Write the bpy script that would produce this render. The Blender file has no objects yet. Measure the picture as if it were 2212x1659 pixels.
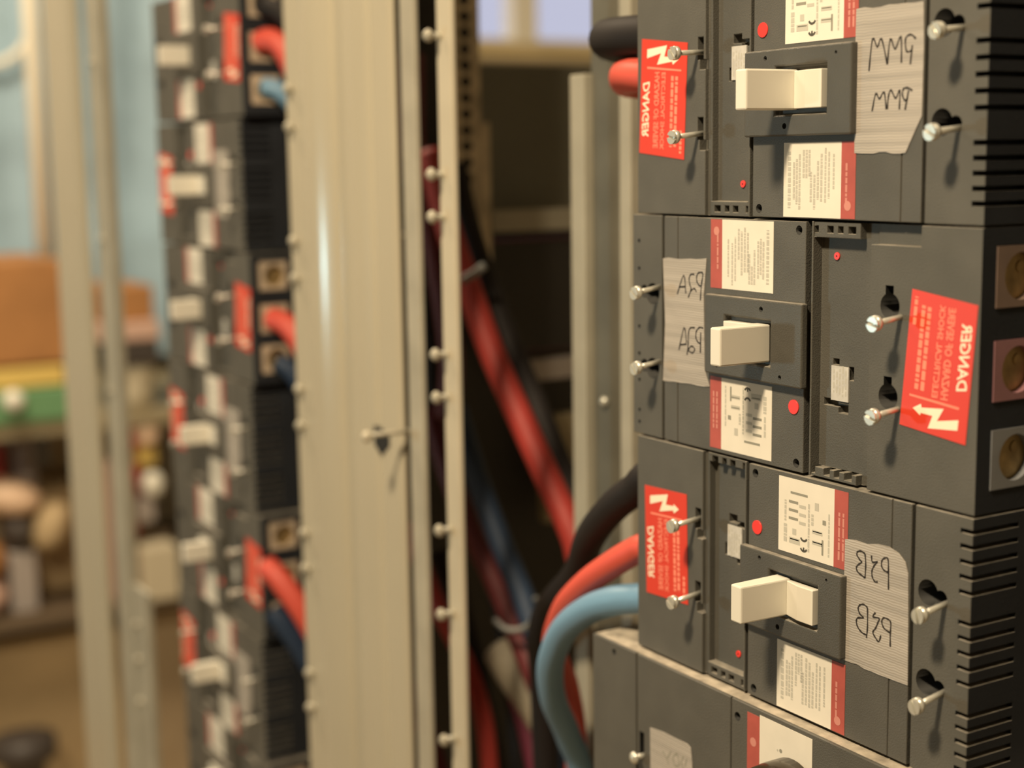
import bpy, bmesh, math, random
from mathutils import Vector, Matrix

# ------------------------------------------------------------------ camera, lights, exposure
S = 0.001
ZB = 1.45                                     # height of the v = 0 level above the floor, metres
def W(u, v, n):                               # switchboard frame (mm: along, down, into the board) -> world
    return Vector((u*S, n*S, ZB - v*S))
scn = bpy.context.scene
scn.view_settings.view_transform = 'Standard'
scn.view_settings.look = 'None'
scn.view_settings.gamma = 1.0
scn.view_settings.use_curve_mapping = False
scn.view_settings.exposure = 0.0

RC = [[0.51582995, 0.01514317, 0.85655715], [0.11888362, 0.98890450, -0.08907623], [-0.84840211, 0.14777880, 0.50830629]]
def dirw(r): return Vector((r[0], r[2], -r[1]))
cam_d = bpy.data.cameras.new('camera')
cam = bpy.data.objects.new('camera', cam_d); scn.collection.objects.link(cam)
ax, ay, az = dirw(RC[0]), -dirw(RC[1]), -dirw(RC[2])
cam.matrix_world = Matrix.Translation(W(571.81, 78.07, -412.75)) @ Matrix((ax, ay, az)).transposed().to_4x4()
cam_d.sensor_width = 36.0
cam_d.lens = 36.0*3250.0/2212.0
cam_d.clip_start = 0.01; cam_d.clip_end = 60
cam_d.dof.use_dof = True
cam_d.dof.focus_distance = 0.612
cam_d.dof.aperture_fstop = cam_d.lens/9.6
scn.camera = cam

world = bpy.data.worlds.new('world'); scn.world = world; world.use_nodes = True
bgn = world.node_tree.nodes['Background']
bgn.inputs[0].default_value = (0.60, 0.62, 0.80, 1); bgn.inputs[1].default_value = 0.95

def area(name, loc, target, sx, sy, watts, col):
    l = bpy.data.lights.new(name, 'AREA'); l.shape = 'RECTANGLE'; l.size = sx; l.size_y = sy
    l.energy = watts; l.color = col
    o = bpy.data.objects.new(name, l); scn.collection.objects.link(o)
    o.location = loc; o.rotation_euler = (target-loc).to_track_quat('-Z', 'Y').to_euler()
    return o
area('ceiling_lamp_near', W(375, -850, -830), W(40, 190, 0), 0.14, 0.12, 28, (1.0, 0.80, 0.53))
area('background_fill_lamp', W(-1500, -1300, -300), W(-1900, 600, 200), 0.9, 0.5, 62, (1.0, 0.80, 0.55))  # added unseen lamp, fills in light on the left background
area('highlight_lamp', W(-1100, 255, -1500), W(-360, 150, 0), 0.06, 0.10, 3.2, (0.62, 0.95, 1.0))  # added unseen lamp, only makes the cool highlight on the broad upright

# ------------------------------------------------------------------ materials
MATS = {}
def mat(name, col, rough=0.5, metal=0.0, noise=0.0, nscale=60.0, bump=0.0, bscale=400.0, spec=0.5, emit=None, stripes=None, stretch=None):
    m = bpy.data.materials.new(name); m.use_nodes = True; nt = m.node_tree; b = nt.nodes['Principled BSDF']
    b.inputs['Base Color'].default_value = (*col, 1); b.inputs['Roughness'].default_value = rough
    b.inputs['Metallic'].default_value = metal; b.inputs['Specular IOR Level'].default_value = spec
    tc = nt.nodes.new('ShaderNodeTexCoord')
    src = tc.outputs['Object']
    if stretch:
        mp = nt.nodes.new('ShaderNodeMapping'); mp.inputs['Scale'].default_value = stretch
        nt.links.new(src, mp.inputs['Vector']); src = mp.outputs['Vector']
    if noise > 0:
        n = nt.nodes.new('ShaderNodeTexNoise'); n.inputs['Scale'].default_value = nscale; n.inputs['Detail'].default_value = 5
        nt.links.new(src, n.inputs['Vector'])
        r = nt.nodes.new('ShaderNodeValToRGB')
        r.color_ramp.elements[0].position = 0.3; r.color_ramp.elements[1].position = 0.7
        r.color_ramp.elements[0].color = (*[c*(1-noise) for c in col], 1)
        r.color_ramp.elements[1].color = (*[min(1, c*(1+noise)) for c in col], 1)
        nt.links.new(n.outputs['Fac'], r.inputs['Fac']); nt.links.new(r.outputs['Color'], b.inputs['Base Color'])
    if bump > 0:
        n2 = nt.nodes.new('ShaderNodeTexNoise'); n2.inputs['Scale'].default_value = bscale; n2.inputs['Detail'].default_value = 3
        bp = nt.nodes.new('ShaderNodeBump'); bp.inputs['Strength'].default_value = bump; bp.inputs['Distance'].default_value = 0.0006
        nt.links.new(tc.outputs['Object'], n2.inputs['Vector']); nt.links.new(n2.outputs['Fac'], bp.inputs['Height'])
        nt.links.new(bp.outputs['Normal'], b.inputs['Normal'])
    if stripes:                                   # woven cloth ribs of the tape, running across it
        wv = nt.nodes.new('ShaderNodeTexWave'); wv.bands_direction = 'Z'; wv.inputs['Scale'].default_value = stripes
        wv.inputs['Distortion'].default_value = 3.0; wv.inputs['Detail'].default_value = 2
        bp = nt.nodes.new('ShaderNodeBump'); bp.inputs['Strength'].default_value = 0.22; bp.inputs['Distance'].default_value = 0.0003
        nt.links.new(tc.outputs['Object'], wv.inputs['Vector']); nt.links.new(wv.outputs['Fac'], bp.inputs['Height'])
        nt.links.new(bp.outputs['Normal'], b.inputs['Normal'])
    MATS[name] = m
    return m
mat('plastic', (0.100, 0.096, 0.083), 0.5, noise=0.10, nscale=45, bump=0.35, bscale=1500)
mat('plastic_cover', (0.098, 0.094, 0.082), 0.46, noise=0.10, nscale=45, bump=0.35, bscale=1500)
mat('dusty', (0.24, 0.22, 0.185), 0.85, noise=0.3, nscale=160)
mat('plastic_surround', (0.080, 0.077, 0.067), 0.42, noise=0.10, nscale=45, bump=0.3, bscale=1500)
mat('black_plastic', (0.020, 0.023, 0.029), 0.65, noise=0.15, nscale=40, bump=0.3, bscale=1200, spec=0.2)
mat('hole', (0.012, 0.012, 0.011), 0.7)  # inside of holes; their inner shade is put into the near-black colour
mat('ivory', (0.80, 0.77, 0.68), 0.38)
mat('paper', (0.83, 0.78, 0.68), 0.6, noise=0.03, nscale=80)
mat('silver_paper', (0.62, 0.60, 0.56), 0.5, noise=0.12, nscale=300)
mat('ink', (0.30, 0.29, 0.24), 0.6)
mat('ink_light', (0.55, 0.53, 0.46), 0.6)
mat('ink_dark', (0.08, 0.075, 0.06), 0.6)
mat('label_red', (0.46, 0.095, 0.075), 0.5, noise=0.10, nscale=120)
mat('label_red_print', (0.66, 0.27, 0.22), 0.55)
mat('danger_red', (0.74, 0.052, 0.026), 0.42)
mat('danger_cream', (1.0, 0.90, 0.70), 0.5)
mat('danger_pink', (1.0, 0.30, 0.20), 0.5)
mat('dot_red', (0.92, 0.05, 0.04), 0.35)
mat('tape', (0.42, 0.385, 0.345), 0.42, noise=0.16, nscale=60, stripes=300, stretch=(0.15, 1, 7.0))
mat('marker', (0.03, 0.022, 0.016), 0.5)
mat('steel', (0.66, 0.65, 0.58), 0.28, metal=0.5)
mat('dust', (0.42, 0.37, 0.30), 0.9, noise=0.35, nscale=120, bump=0.5, bscale=500)
mat('brass', (0.36, 0.26, 0.12), 0.45, metal=0.6, noise=0.3, nscale=150)
mat('barrier_brown', (0.19, 0.135, 0.11), 0.5, noise=0.12)
mat('barrier_pink', (0.28, 0.14, 0.155), 0.5, noise=0.12)
mat('barrier_blue', (0.20, 0.21, 0.225), 0.5, noise=0.12)
mat('barrier_tan', (0.55, 0.45, 0.34), 0.5, noise=0.12)
mat('beige_paint', (0.50, 0.455, 0.35), 0.20, noise=0.025, nscale=12)
mat('beige_strip', (0.55, 0.50, 0.39), 0.35, noise=0.05, nscale=30)
mat('olive_steel', (0.22, 0.20, 0.145), 0.5, noise=0.18, nscale=25)
mat('channel_grey', (0.13, 0.125, 0.10), 0.5, noise=0.2, nscale=25)
mat('strut_olive', (0.58, 0.50, 0.36), 0.5, noise=0.35, nscale=45)
mat('grey_steel', (0.40, 0.375, 0.30), 0.45, noise=0.12, nscale=20)
mat('galvanised', (0.44, 0.41, 0.33), 0.45, metal=0.1, noise=0.12, nscale=30)
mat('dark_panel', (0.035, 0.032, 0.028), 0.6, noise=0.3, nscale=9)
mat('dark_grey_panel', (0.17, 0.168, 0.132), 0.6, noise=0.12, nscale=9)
mat('cable_red', (0.72, 0.10, 0.068), 0.5)
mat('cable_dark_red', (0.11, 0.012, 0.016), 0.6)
mat('cable_red_shaded', (0.36, 0.032, 0.025), 0.6)  # red of two inner cables, with the bay's shade put into the colour
mat('cable_blue', (0.17, 0.33, 0.50), 0.45)
mat('cable_navy', (0.015, 0.036, 0.080), 0.6)
mat('cable_black', (0.018, 0.015, 0.015), 0.65, spec=0.25)
mat('cable_purple', (0.16, 0.03, 0.06), 0.4)
mat('duct_cream', (0.30, 0.265, 0.20), 0.6)
mat('tie', (0.24, 0.25, 0.245), 0.5)
mat('wall_paint', (0.50, 0.46, 0.38), 0.8, noise=0.05, nscale=3)
mat('blue_sheet', (0.38, 0.55, 0.68), 0.55, noise=0.22, nscale=5)
mat('cream', (0.92, 0.88, 0.74), 0.5)
mat('wood', (0.62, 0.50, 0.27), 0.5, noise=0.15, nscale=8)
mat('floor_tan', (0.40, 0.31, 0.20), 0.7, noise=0.12, nscale=6)
mat('cardboard', (0.42, 0.20, 0.07), 0.7, noise=0.15, nscale=7)
mat('cardboard_pale', (0.50, 0.38, 0.22), 0.7, noise=0.15, nscale=7)
mat('yellow', (0.75, 0.55, 0.16), 0.5)
mat('green', (0.16, 0.34, 0.17), 0.5)
mat('white_goods', (0.85, 0.84, 0.74), 0.4)
mat('cream_goods', (0.62, 0.56, 0.42), 0.5)
mat('red_goods', (0.55, 0.05, 0.05), 0.5)
mat('pink_goods', (0.62, 0.42, 0.34), 0.5)
mat('peach', (0.90, 0.66, 0.48), 0.5)
mat('grey_goods', (0.42, 0.38, 0.36), 0.5)
mat('dark_goods', (0.06, 0.05, 0.045), 0.5)
mat('shelf_dark', (0.13, 0.095, 0.06), 0.6)
mat('shelf_olive', (0.32, 0.27, 0.17), 0.6)
mat('knob_brown', (0.032, 0.023, 0.013), 0.16, noise=0.15, nscale=90)

def glass_mat():
    m = bpy.data.materials.new('window_glass'); m.use_nodes = True; nt = m.node_tree
    nt.nodes.clear(); o = nt.nodes.new('ShaderNodeOutputMaterial'); g = nt.nodes.new('ShaderNodeBsdfTransparent')
    gl = nt.nodes.new('ShaderNodeBsdfGlossy'); gl.inputs['Roughness'].default_value = 0.02
    mx = nt.nodes.new('ShaderNodeMixShader'); mx.inputs[0].default_value = 0.06
    nt.links.new(g.outputs[0], mx.inputs[1]); nt.links.new(gl.outputs[0], mx.inputs[2]); nt.links.new(mx.outputs[0], o.inputs[0])
    MATS['glass'] = m
glass_mat()

# ------------------------------------------------------------------ mesh helpers (all sizes in mm, frame u right, v down, n in)
class MB:
    def __init__(self): self.v = []; self.f = []; self.m = []; self.mats = []; self.smooth = []
    def mi(self, name):
        if name not in self.mats: self.mats.append(name)
        return self.mats.index(name)
    def add(self, vs, fs, m, smooth=False):
        b = len(self.v); self.v += [tuple(p) for p in vs]; k = self.mi(m)
        for f in fs: self.f.append([b+i for i in f]); self.m.append(k); self.smooth.append(smooth)
    def box(self, u0, u1, v0, v1, n0, n1, m):
        vs = [(u, v, n) for u in (u0, u1) for v in (v0, v1) for n in (n0, n1)]
        self.add(vs, [(0,1,3,2), (4,6,7,5), (0,4,5,1), (2,3,7,6), (0,2,6,4), (1,5,7,3)], m)
    def prism(self, pts, a, b, m, axis='n', smooth=False):      # polygon extruded along an axis
        def p3(p, t):
            return (p[0], p[1], t) if axis == 'n' else ((p[0], t, p[1]) if axis == 'v' else (t, p[0], p[1]))
        k = len(pts); vs = [p3(p, a) for p in pts] + [p3(p, b) for p in pts]
        self.add(vs, [tuple(range(k)), tuple(range(2*k-1, k-1, -1))], m)
        b0 = len(self.v)-2*k; mi = self.mi(m)
        for i in range(k):
            j = (i+1) % k; self.f.append([b0+i, b0+i+k, b0+j+k, b0+j]); self.m.append(mi); self.smooth.append(smooth)
    def cyl(self, c, r, a, b, m, axis='n', seg=20, r2=None, smooth=True):
        r2 = r if r2 is None else r2
        def p3(x, y, t): return (x, y, t) if axis == 'n' else ((x, t, y) if axis == 'v' else (t, x, y))
        ring = lambda rr, t: [p3(c[0]+rr*math.cos(2*math.pi*i/seg), c[1]+rr*math.sin(2*math.pi*i/seg), t) for i in range(seg)]
        vs = ring(r, a)+ring(r2, b)
        self.add(vs, [tuple(range(seg)), tuple(range(2*seg-1, seg-1, -1))], m)
        b0 = len(self.v)-2*seg; mi = self.mi(m)
        for i in range(seg):
            j = (i+1) % seg; self.f.append([b0+i, b0+i+seg, b0+j+seg, b0+j]); self.m.append(mi); self.smooth.append(smooth)
    def lathe(self, c, prof, m, axis='v', seg=24):                # prof: (radius, position along axis)
        vs = []
        for r, t in prof:
            for i in range(seg):
                x = c[0]+r*math.cos(2*math.pi*i/seg); y = c[1]+r*math.sin(2*math.pi*i/seg)
                vs.append((x, t, y) if axis == 'v' else ((x, y, t) if axis == 'n' else (t, x, y)))
        fs = []
        for k in range(len(prof)-1):
            for i in range(seg):
                j = (i+1) % seg; fs.append((k*seg+i, (k+1)*seg+i, (k+1)*seg+j, k*seg+j))
        fs.append(tuple(range(seg))); fs.append(tuple((len(prof)-1)*seg+i for i in reversed(range(seg))))
        self.add(vs, fs, m, True)
    def poly(self, pts, m): self.add(pts, [tuple(range(len(pts)))], m)
    def build(self, name, parent=None, origin=(0, 0, 0), bevel=0.0, world_origin=False):
        me = bpy.data.meshes.new(name)
        o3 = origin
        me.from_pydata([((p[0]-o3[0])*S, (p[2]-o3[2])*S, -(p[1]-o3[1])*S) for p in self.v], [], self.f)
        for mn in self.mats: me.materials.append(MATS[mn])
        for i, p in enumerate(me.polygons): p.material_index = self.m[i]; p.use_smooth = self.smooth[i]
        bm = bmesh.new(); bm.from_mesh(me)
        bmesh.ops.remove_doubles(bm, verts=bm.verts, dist=1e-6)
        bmesh.ops.recalc_face_normals(bm, faces=bm.faces)
        bm.to_mesh(me); bm.free()
        o = bpy.data.objects.new(name, me); scn.collection.objects.link(o)
        if parent: o.parent = parent
        else: o.location = W(*origin)
        if bevel:
            md = o.modifiers.new('bevel', 'BEVEL'); md.width = bevel*S; md.segments = 2; md.limit_method = 'ANGLE'; md.angle_limit = 0.6
            md.harden_normals = False
        return o
def tag(o, label=None, cat=None, group=None, kind=None):
    if label: o['label'] = label
    if cat: o['category'] = cat
    if group: o['group'] = group
    if kind: o['kind'] = kind
    return o
def empty(name, origin, label=None, cat=None, group=None, kind=None):
    o = bpy.data.objects.new(name, None); o.empty_display_size = 0.01; scn.collection.objects.link(o); o.location = W(*origin)
    return tag(o, label, cat, group, kind)
def dup(root, loc, roty, label, group, skip=()):                 # a thing with copies of its parts and sub-parts
    r = root.copy(); scn.collection.objects.link(r); r.location = loc; r.rotation_euler = (0, roty, 0)
    r['label'] = label; r['group'] = group
    def rec(src, dst):
        for ch in list(src.children):
            if ch.name.split('.')[0] in skip: continue
            c = ch.copy(); scn.collection.objects.link(c); c.parent = dst; rec(ch, c)
    rec(root, r)
    return r
def bake(o, cutters):                                            # cut real holes, then keep the finished mesh
    tmp = []
    for c in cutters:
        md = o.modifiers.new('cut', 'BOOLEAN'); md.operation = 'DIFFERENCE'; md.solver = 'EXACT'; md.material_mode = 'TRANSFER'; md.object = c; tmp.append(c)
        c.parent = o.parent
    bpy.context.view_layer.update()
    dg = bpy.context.evaluated_depsgraph_get()
    me = bpy.data.meshes.new_from_object(o.evaluated_get(dg))
    o.modifiers.clear(); o.data = me
    for c in tmp: bpy.data.objects.remove(c, do_unlink=True)
def dust(o, sign):                                               # dust settled on the faces that look up
    me = o.data; hi = [i for i, m in enumerate(me.materials) if m and m.name == 'hole']; me.materials.append(MATS['dusty']); k = len(me.materials)-1
    for p in me.polygons:
        if p.normal.z*sign > 0.75 and (p.material_index not in hi or p.center.x > 0.1985): p.material_index = k
def text_mesh(txt):
    cu = bpy.data.curves.new('t', 'FONT'); cu.body = txt; cu.size = 1; cu.offset = 0.018; cu.resolution_u = 2
    o = bpy.data.objects.new('t', cu); scn.collection.objects.link(o); bpy.context.view_layer.update()
    me = bpy.data.meshes.new_from_object(o.evaluated_get(bpy.context.evaluated_depsgraph_get()))
    vs = [(v.co.x, v.co.y) for v in me.vertices]; fs = [tuple(p.vertices) for p in me.polygons]
    bpy.data.objects.remove(o, do_unlink=True); bpy.data.curves.remove(cu)
    x0 = min(v[0] for v in vs); x1 = max(v[0] for v in vs); y0 = min(v[1] for v in vs); y1 = max(v[1] for v in vs)
    return [((x-x0)/(x1-x0), (y-y0)/(y1-y0)) for x, y in vs], fs
def spline(pts, per=8):
    P = [Vector(p) for p in pts]; out = []
    for i in range(len(P)-1):
        p0 = P[max(i-1, 0)]; p1 = P[i]; p2 = P[i+1]; p3 = P[min(i+2, len(P)-1)]
        for k in range(per):
            t = k/per
            out.append(0.5*((2*p1)+(p2-p0)*t+(2*p0-5*p1+4*p2-p3)*t*t+(3*p1-p0-3*p2+p3)*t*t*t))
    out.append(P[-1]); return out
def tube(mb, pts, r, m, seg=16, flat=1.0):
    C = spline(pts); rings = []; up = Vector((0.3, 0.2, 1)).normalized()
    vs = []
    for i, c in enumerate(C):
        t = (C[min(i+1, len(C)-1)]-C[max(i-1, 0)]).normalized()
        a = up.cross(t)
        if a.length < 1e-3: a = Vector((1, 0, 0))
        a.normalize(); b = t.cross(a)
        for k in range(seg):
            an = 2*math.pi*k/seg; q = c+a*math.cos(an)*r*flat+b*math.sin(an)*r
            vs.append(tuple(q))
    n = len(C); fs = []
    for i in range(n-1):
        for k in range(seg):
            j = (k+1) % seg; fs.append((i*seg+k, i*seg+j, (i+1)*seg+j, (i+1)*seg+k))
    fs.append(tuple(reversed(range(seg)))); fs.append(tuple((n-1)*seg+k for k in range(seg)))
    mb.add(vs, fs, m, True)
def ribbon(mb, pts, wd, n, m):                                   # pen stroke lying on a surface at depth n
    P = [Vector((p[0], p[1])) for p in pts]
    if len(P) > 2:
        P = [Vector((p.x, p.y)) for p in spline([(p.x, p.y, 0) for p in P], 4)]
    L = []; Rr = []
    for i, c in enumerate(P):
        t = (P[min(i+1, len(P)-1)]-P[max(i-1, 0)])
        if t.length < 1e-6: t = Vector((1, 0))
        t.normalize(); q = Vector((-t.y, t.x))*wd*(0.5+0.12*math.sin(i*1.7))
        L.append(c+q); Rr.append(c-q)
    for i in range(len(P)-1):
        mb.poly([(L[i].x, L[i].y, n), (L[i+1].x, L[i+1].y, n), (Rr[i+1].x, Rr[i+1].y, n), (Rr[i].x, Rr[i].y, n)], m)

# ------------------------------------------------------------------ traced outlines (switchboard frame)
TAPE3B = [[(151.37,24.87),(149.05,24.3),(147.25,25.05),(146.99,26.38),(148.66,27.99),(149.66,28.67),(147.73,30.19),(146.78,31.68),(147.81,33.26),(150.3,34.13),(151.64,34.71)],[(151.37,24.87),(151.87,28.89),(151.64,34.71)],[(154.92,24.8),(155.47,27.36),(158.1,26.59),(156.47,28.56),(155.33,30.97),(155.65,33.41),(157.13,34.85),(158.57,34.51)],[(163.98,29.51),(161.99,29.26),(160.53,28.0),(160.47,25.88),(161.84,24.33),(163.74,24.44),(164.15,30.35),(164.33,36.34)],[(153.33,46.24),(151.35,45.47),(149.15,46.2),(148.2,47.9),(149.25,49.83),(151.25,50.95),(148.06,51.78),(147.36,53.61),(148.41,55.71),(150.68,57.12),(153.05,57.4)],[(153.33,46.24),(153.54,53.81),(153.09,58.66)],[(157.73,47.11),(156.33,49.09),(159.7,48.93),(159.04,50.91),(157.91,53.37),(156.51,55.37),(157.77,57.03),(159.74,58.3),(160.85,55.47)],[(165.55,53.13),(162.43,52.17),(161.17,49.99),(162.07,48.14),(164.45,48.06),(165.9,49.11),(165.81,54.13),(165.95,58.74)]]
TAPE2A = [[(165.04,68.55),(160.3,77.4),(158.8,69.34)],[(163.55,71.93),(159.1,72.4)],[(152.69,78.2),(155.02,78.07),(156.35,76.37),(155.87,73.51),(154.99,71.4),(157.03,67.65)],[(155.57,70.64),(152.66,71.91),(151.21,70.57)],[(147.77,73.48),(148.91,73.41),(150.65,74.91),(150.95,77.4),(149.52,79.1),(146.65,78.9),(147.65,73.67),(148.3,66.83)],[(163.79,43.28),(159.94,53.94),(158.14,47.15)],[(163.2,45.74),(158.14,46.6)],[(152.29,54.43),(155.22,54.17),(156.68,52.04),(156.95,46.9),(157.82,41.68)],[(157.24,43.94),(154.6,46.03),(152.25,44.81),(154.0,42.99),(157.24,43.94)],[(148.2,47.75),(149.94,48.3),(151.4,49.98),(151.12,52.9),(148.82,54.91),(146.23,54.78)],[(147.94,52.83),(148.18,43.59)]]
TAPEMM = [[(147.76,47.43),(149.34,35.64),(151.87,38.87),(153.94,35.98),(157.16,45.49)],[(157.16,45.49),(158.47,36.31),(160.96,40.26),(163.7,35.77),(164.26,45.35)],[(169.48,39.35),(168.68,46.18)],[(171.2,37.26),(168.59,35.58),(166.06,36.88),(166.72,41.4),(169.29,41.2)],[(149.82,62.39),(151.55,55.89),(153.5,57.9),(155.85,55.51),(157.11,61.87)],[(157.64,61.89),(158.05,57.51),(159.3,54.9),(161.77,58.05),(163.78,55.11),(163.74,62.11)],[(168.2,55.32),(166.62,62.4)],[(170.01,55.59),(167.66,54.54),(165.6,54.82),(165.15,57.06),(166.51,59.0),(167.78,58.3)]]
TAPEDC = [[(27.99,41.8),(30.85,43.91),(32.48,46.44)],[(34.5,39.58),(32.07,43.49)],[(38.91,39.09),(36.11,42.1),(37.72,45.64),(40.91,43.5),(38.91,39.09)],[(44.07,38.85),(42.5,41.93),(44.08,44.93)],[(46.43,39.05),(45.26,43.0)]]
BOLT = [(0.151,0.181),(0.198,0.299),(0.172,0.315),(0.211,0.645),(0.109,0.561),(0.163,0.873),(0.086,0.87),(0.037,0.436),(0.136,0.489),(0.132,0.308),(0.113,0.303)]
DIV = [(0.248,0.112),(0.254,0.866),(0.236,0.862),(0.233,0.111)]
DANGER = [(0.363,0.796),(0.386,0.95),(0.848,0.791)]
HAZ = [(0.271,0.581),(0.278,0.691),(0.934,0.629)]
ELE = [(0.269,0.448),(0.275,0.536),(0.941,0.482)]
L3 = [(0.294,0.269),(0.303,0.326),(0.909,0.27)]
L4 = [(0.294,0.177),(0.303,0.235),(0.906,0.184)]
L5 = [(0.752,0.058),(0.755,0.109),(0.955,0.08)]
CAB = {'blackA': [(-15.1,23.3,16.4),(-30.9,20.5,18.4),(-52.3,19.3,22.5),(-83.0,19.4,36.1),(-135.8,19.1,76.0),(-208.3,15.7,133.0)],'redA': [(-16.3,40.3,17.3),(-30.7,38.4,19.5),(-51.4,37.2,24.6),(-86.8,36.4,44.4),(-139.1,37.9,84.5),(-202.3,46.9,133.8)],'blackC': [(-12.9,232.7,14.3),(-22.3,240.2,14.2),(-43.2,253.7,14.7),(-75.8,277.4,22.3),(-117.8,310.4,40.9),(-174.5,354.6,71.1),(-229.3,411.8,100.8)],'redC': [(-10.4,266.9,12.5),(-18.7,270.4,11.4),(-35.8,281.0,9.3),(-62.0,298.0,9.9),(-90.6,320.1,14.7),(-119.3,351.6,26.4),(-148.1,386.2,47.0),(-171.9,434.1,72.0)],'blueC': [(-10.5,293.2,12.5),(-17.4,294.7,10.4),(-31.1,298.6,6.0),(-51.7,308.4,4.3),(-77.1,326.3,5.8),(-98.9,351.6,11.2),(-116.2,380.0,23.4),(-133.3,412.3,44.5),(-143.2,449.5,66.2)],'redbig': [(-407.8,72.6,108.0),(-382.4,122.1,106.4),(-353.2,166.8,106.9),(-324.7,210.2,108.3),(-291.2,254.8,111.9),(-256.4,297.1,114.5),(-235.1,324.5,116.5),(-223.1,350.4,119.2)],'blackbig': [(-410.3,82.9,130.4),(-392.3,123.2,129.1),(-365.8,169.0,130.4),(-337.6,210.1,132.2),(-301.8,255.2,133.5),(-266.2,301.4,134.2),(-246.9,326.6,135.4)],'darkred': [(-435.1,82.5,108.7),(-416.4,119.7,109.5),(-396.2,169.7,108.9),(-386.3,223.4,109.9),(-391.9,265.2,108.1)],'blueB': [(-389.2,258.5,114.5),(-377.6,284.7,116.4),(-355.2,315.3,115.5),(-325.8,350.2,114.9),(-297.3,380.5,114.4),(-270.9,409.4,110.7),(-245.3,440.0,105.2),(-216.3,481.2,102.4)],'redB': [(-416.4,261.5,107.7),(-396.1,304.4,109.4),(-363.5,347.5,111.8),(-325.7,387.5,114.2),(-293.1,415.6,111.2),(-263.9,447.0,111.4),(-230.9,486.3,115.7)],'redlow': [(-421.9,349.6,92.4),(-404.6,381.8,92.4),(-379.2,415.3,95.5),(-353.6,444.5,100.2),(-338.9,479.6,104.6),(-327.0,521.0,102.7)],'crimson': [(-400.5,467.5,74.2),(-382.4,491.5,77.8),(-362.9,528.6,80.0)],'blackB': [(-459.9,175.0,129.0),(-446.8,224.0,126.8),(-442.4,274.4,129.3),(-422.1,330.3,137.2),(-396.9,396.3,150.1),(-379.2,454.6,152.9),(-355.6,541.7,147.4)],'blackD': [(-411.2,370.0,124.1),(-395.5,410.7,128.5),(-373.6,459.9,131.1),(-346.5,538.9,133.7)],'duct': [(-350.2,436.4,127.8),(-329.8,450.0,128.4),(-304.2,467.1,130.8),(-275.3,481.9,131.5),(-244.3,502.9,137.8)],'purple': [(-326.3,454.9,123.0),(-310.6,477.9,122.9),(-292.3,516.6,122.5)],'lredA': [(-543.0,-13.7,33.7),(-533.0,-15.2,38.5),(-524.0,-8.1,44.7),(-516.0,11.3,51.2),(-510.0,35.9,57.2),(-505.0,60.5,63.7)],'lblueA': [(-543.0,20.6,35.3),(-537.5,21.5,41.4),(-533.0,26.6,48.2),(-529.5,36.9,56.7),(-525.0,53.0,64.2),(-520.0,67.3,70.1)],'lblackA': [(-543.0,-41.6,36.0),(-533.0,-38.7,39.4),(-524.0,-32.6,45.7),(-516.0,-21.2,53.2),(-510.0,-5.8,60.0),(-505.0,11.7,65.5)],'lredB': [(-543.0,200.7,34.7),(-533.0,202.0,39.2),(-524.0,208.9,43.8),(-516.0,221.3,48.9),(-510.0,239.5,55.4),(-505.0,257.7,60.4)],'lblueB': [(-543.0,236.1,38.0),(-537.5,239.7,43.5),(-533.0,247.1,49.2),(-529.5,260.3,55.9),(-525.0,277.2,62.5),(-520.0,290.0,65.9)],'lredC': [(-543.0,399.4,21.4),(-533.0,405.9,25.8),(-524.0,416.9,31.6),(-516.0,431.5,38.8),(-510.0,450.7,47.5),(-505.0,468.0,54.7)],'lblueC': [(-543.0,437.9,25.0),(-537.5,446.0,30.4),(-533.0,459.0,37.7),(-529.5,475.2,46.1),(-525.0,493.2,54.5),(-520.0,508.5,59.9)],'tie1': [(-297.0,393.1,91.5),(-283.9,396.5,92.8),(-270.0,392.9,97.4),(-262.7,384.4,102.2),(-259.7,374.3,104.2),(-260.1,369.7,100.9)],'tie2': [(-345.3,161.0,98.1),(-337.4,156.0,103.0),(-330.3,150.9,106.4)]}
BG = {'tarp': (224,689,-355,296),'pale_strip': (344,380,-304,265),'box1': (139,335,255,452),'box2': (412,514,315,381),'pink': (400,520,384,420),'darkgrey': (430,518,424,468),'yellow': (140,328,459,494),'green': (137,334,499,537),'ball': (208,245,496,536),'offw': (437,519,473,557),'board1': (101,525,563,590),'redbox': (161,242,637,696),'greyjar': (257,321,625,716),'peach': (183,269,690,744),'tan': (266,337,746,838),'dark1': (211,261,760,815),'brown': (149,211,802,875),'grey2': (214,264,830,940),'pinkt': (128,209,878,933),'board2': (76,505,953,974),'blackround': (138,252,1155,1277),'redr': (445,501,570,636),'peachball': (467,516,586,641),'yel2': (472,512,643,676),'red2': (427,486,681,738),'wball': (479,521,696,746),'red3': (431,478,767,828),'grey3': (459,502,751,789),'pinkv': (408,449,665,943),'tanbox': (348,400,772,848),'carton': (79,465,1018,1302),'carton2': (473,620,970,1167),'panel': (130,356,3,657),'panelhi': (139,162,-79,5),'perf': (140,165,-60,153),'vbar': (166,176,45,172),'hbar': (171,249,117,134),'gstrip': (208,255,239,259),'tanp': (225,256,280,366)}


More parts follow.
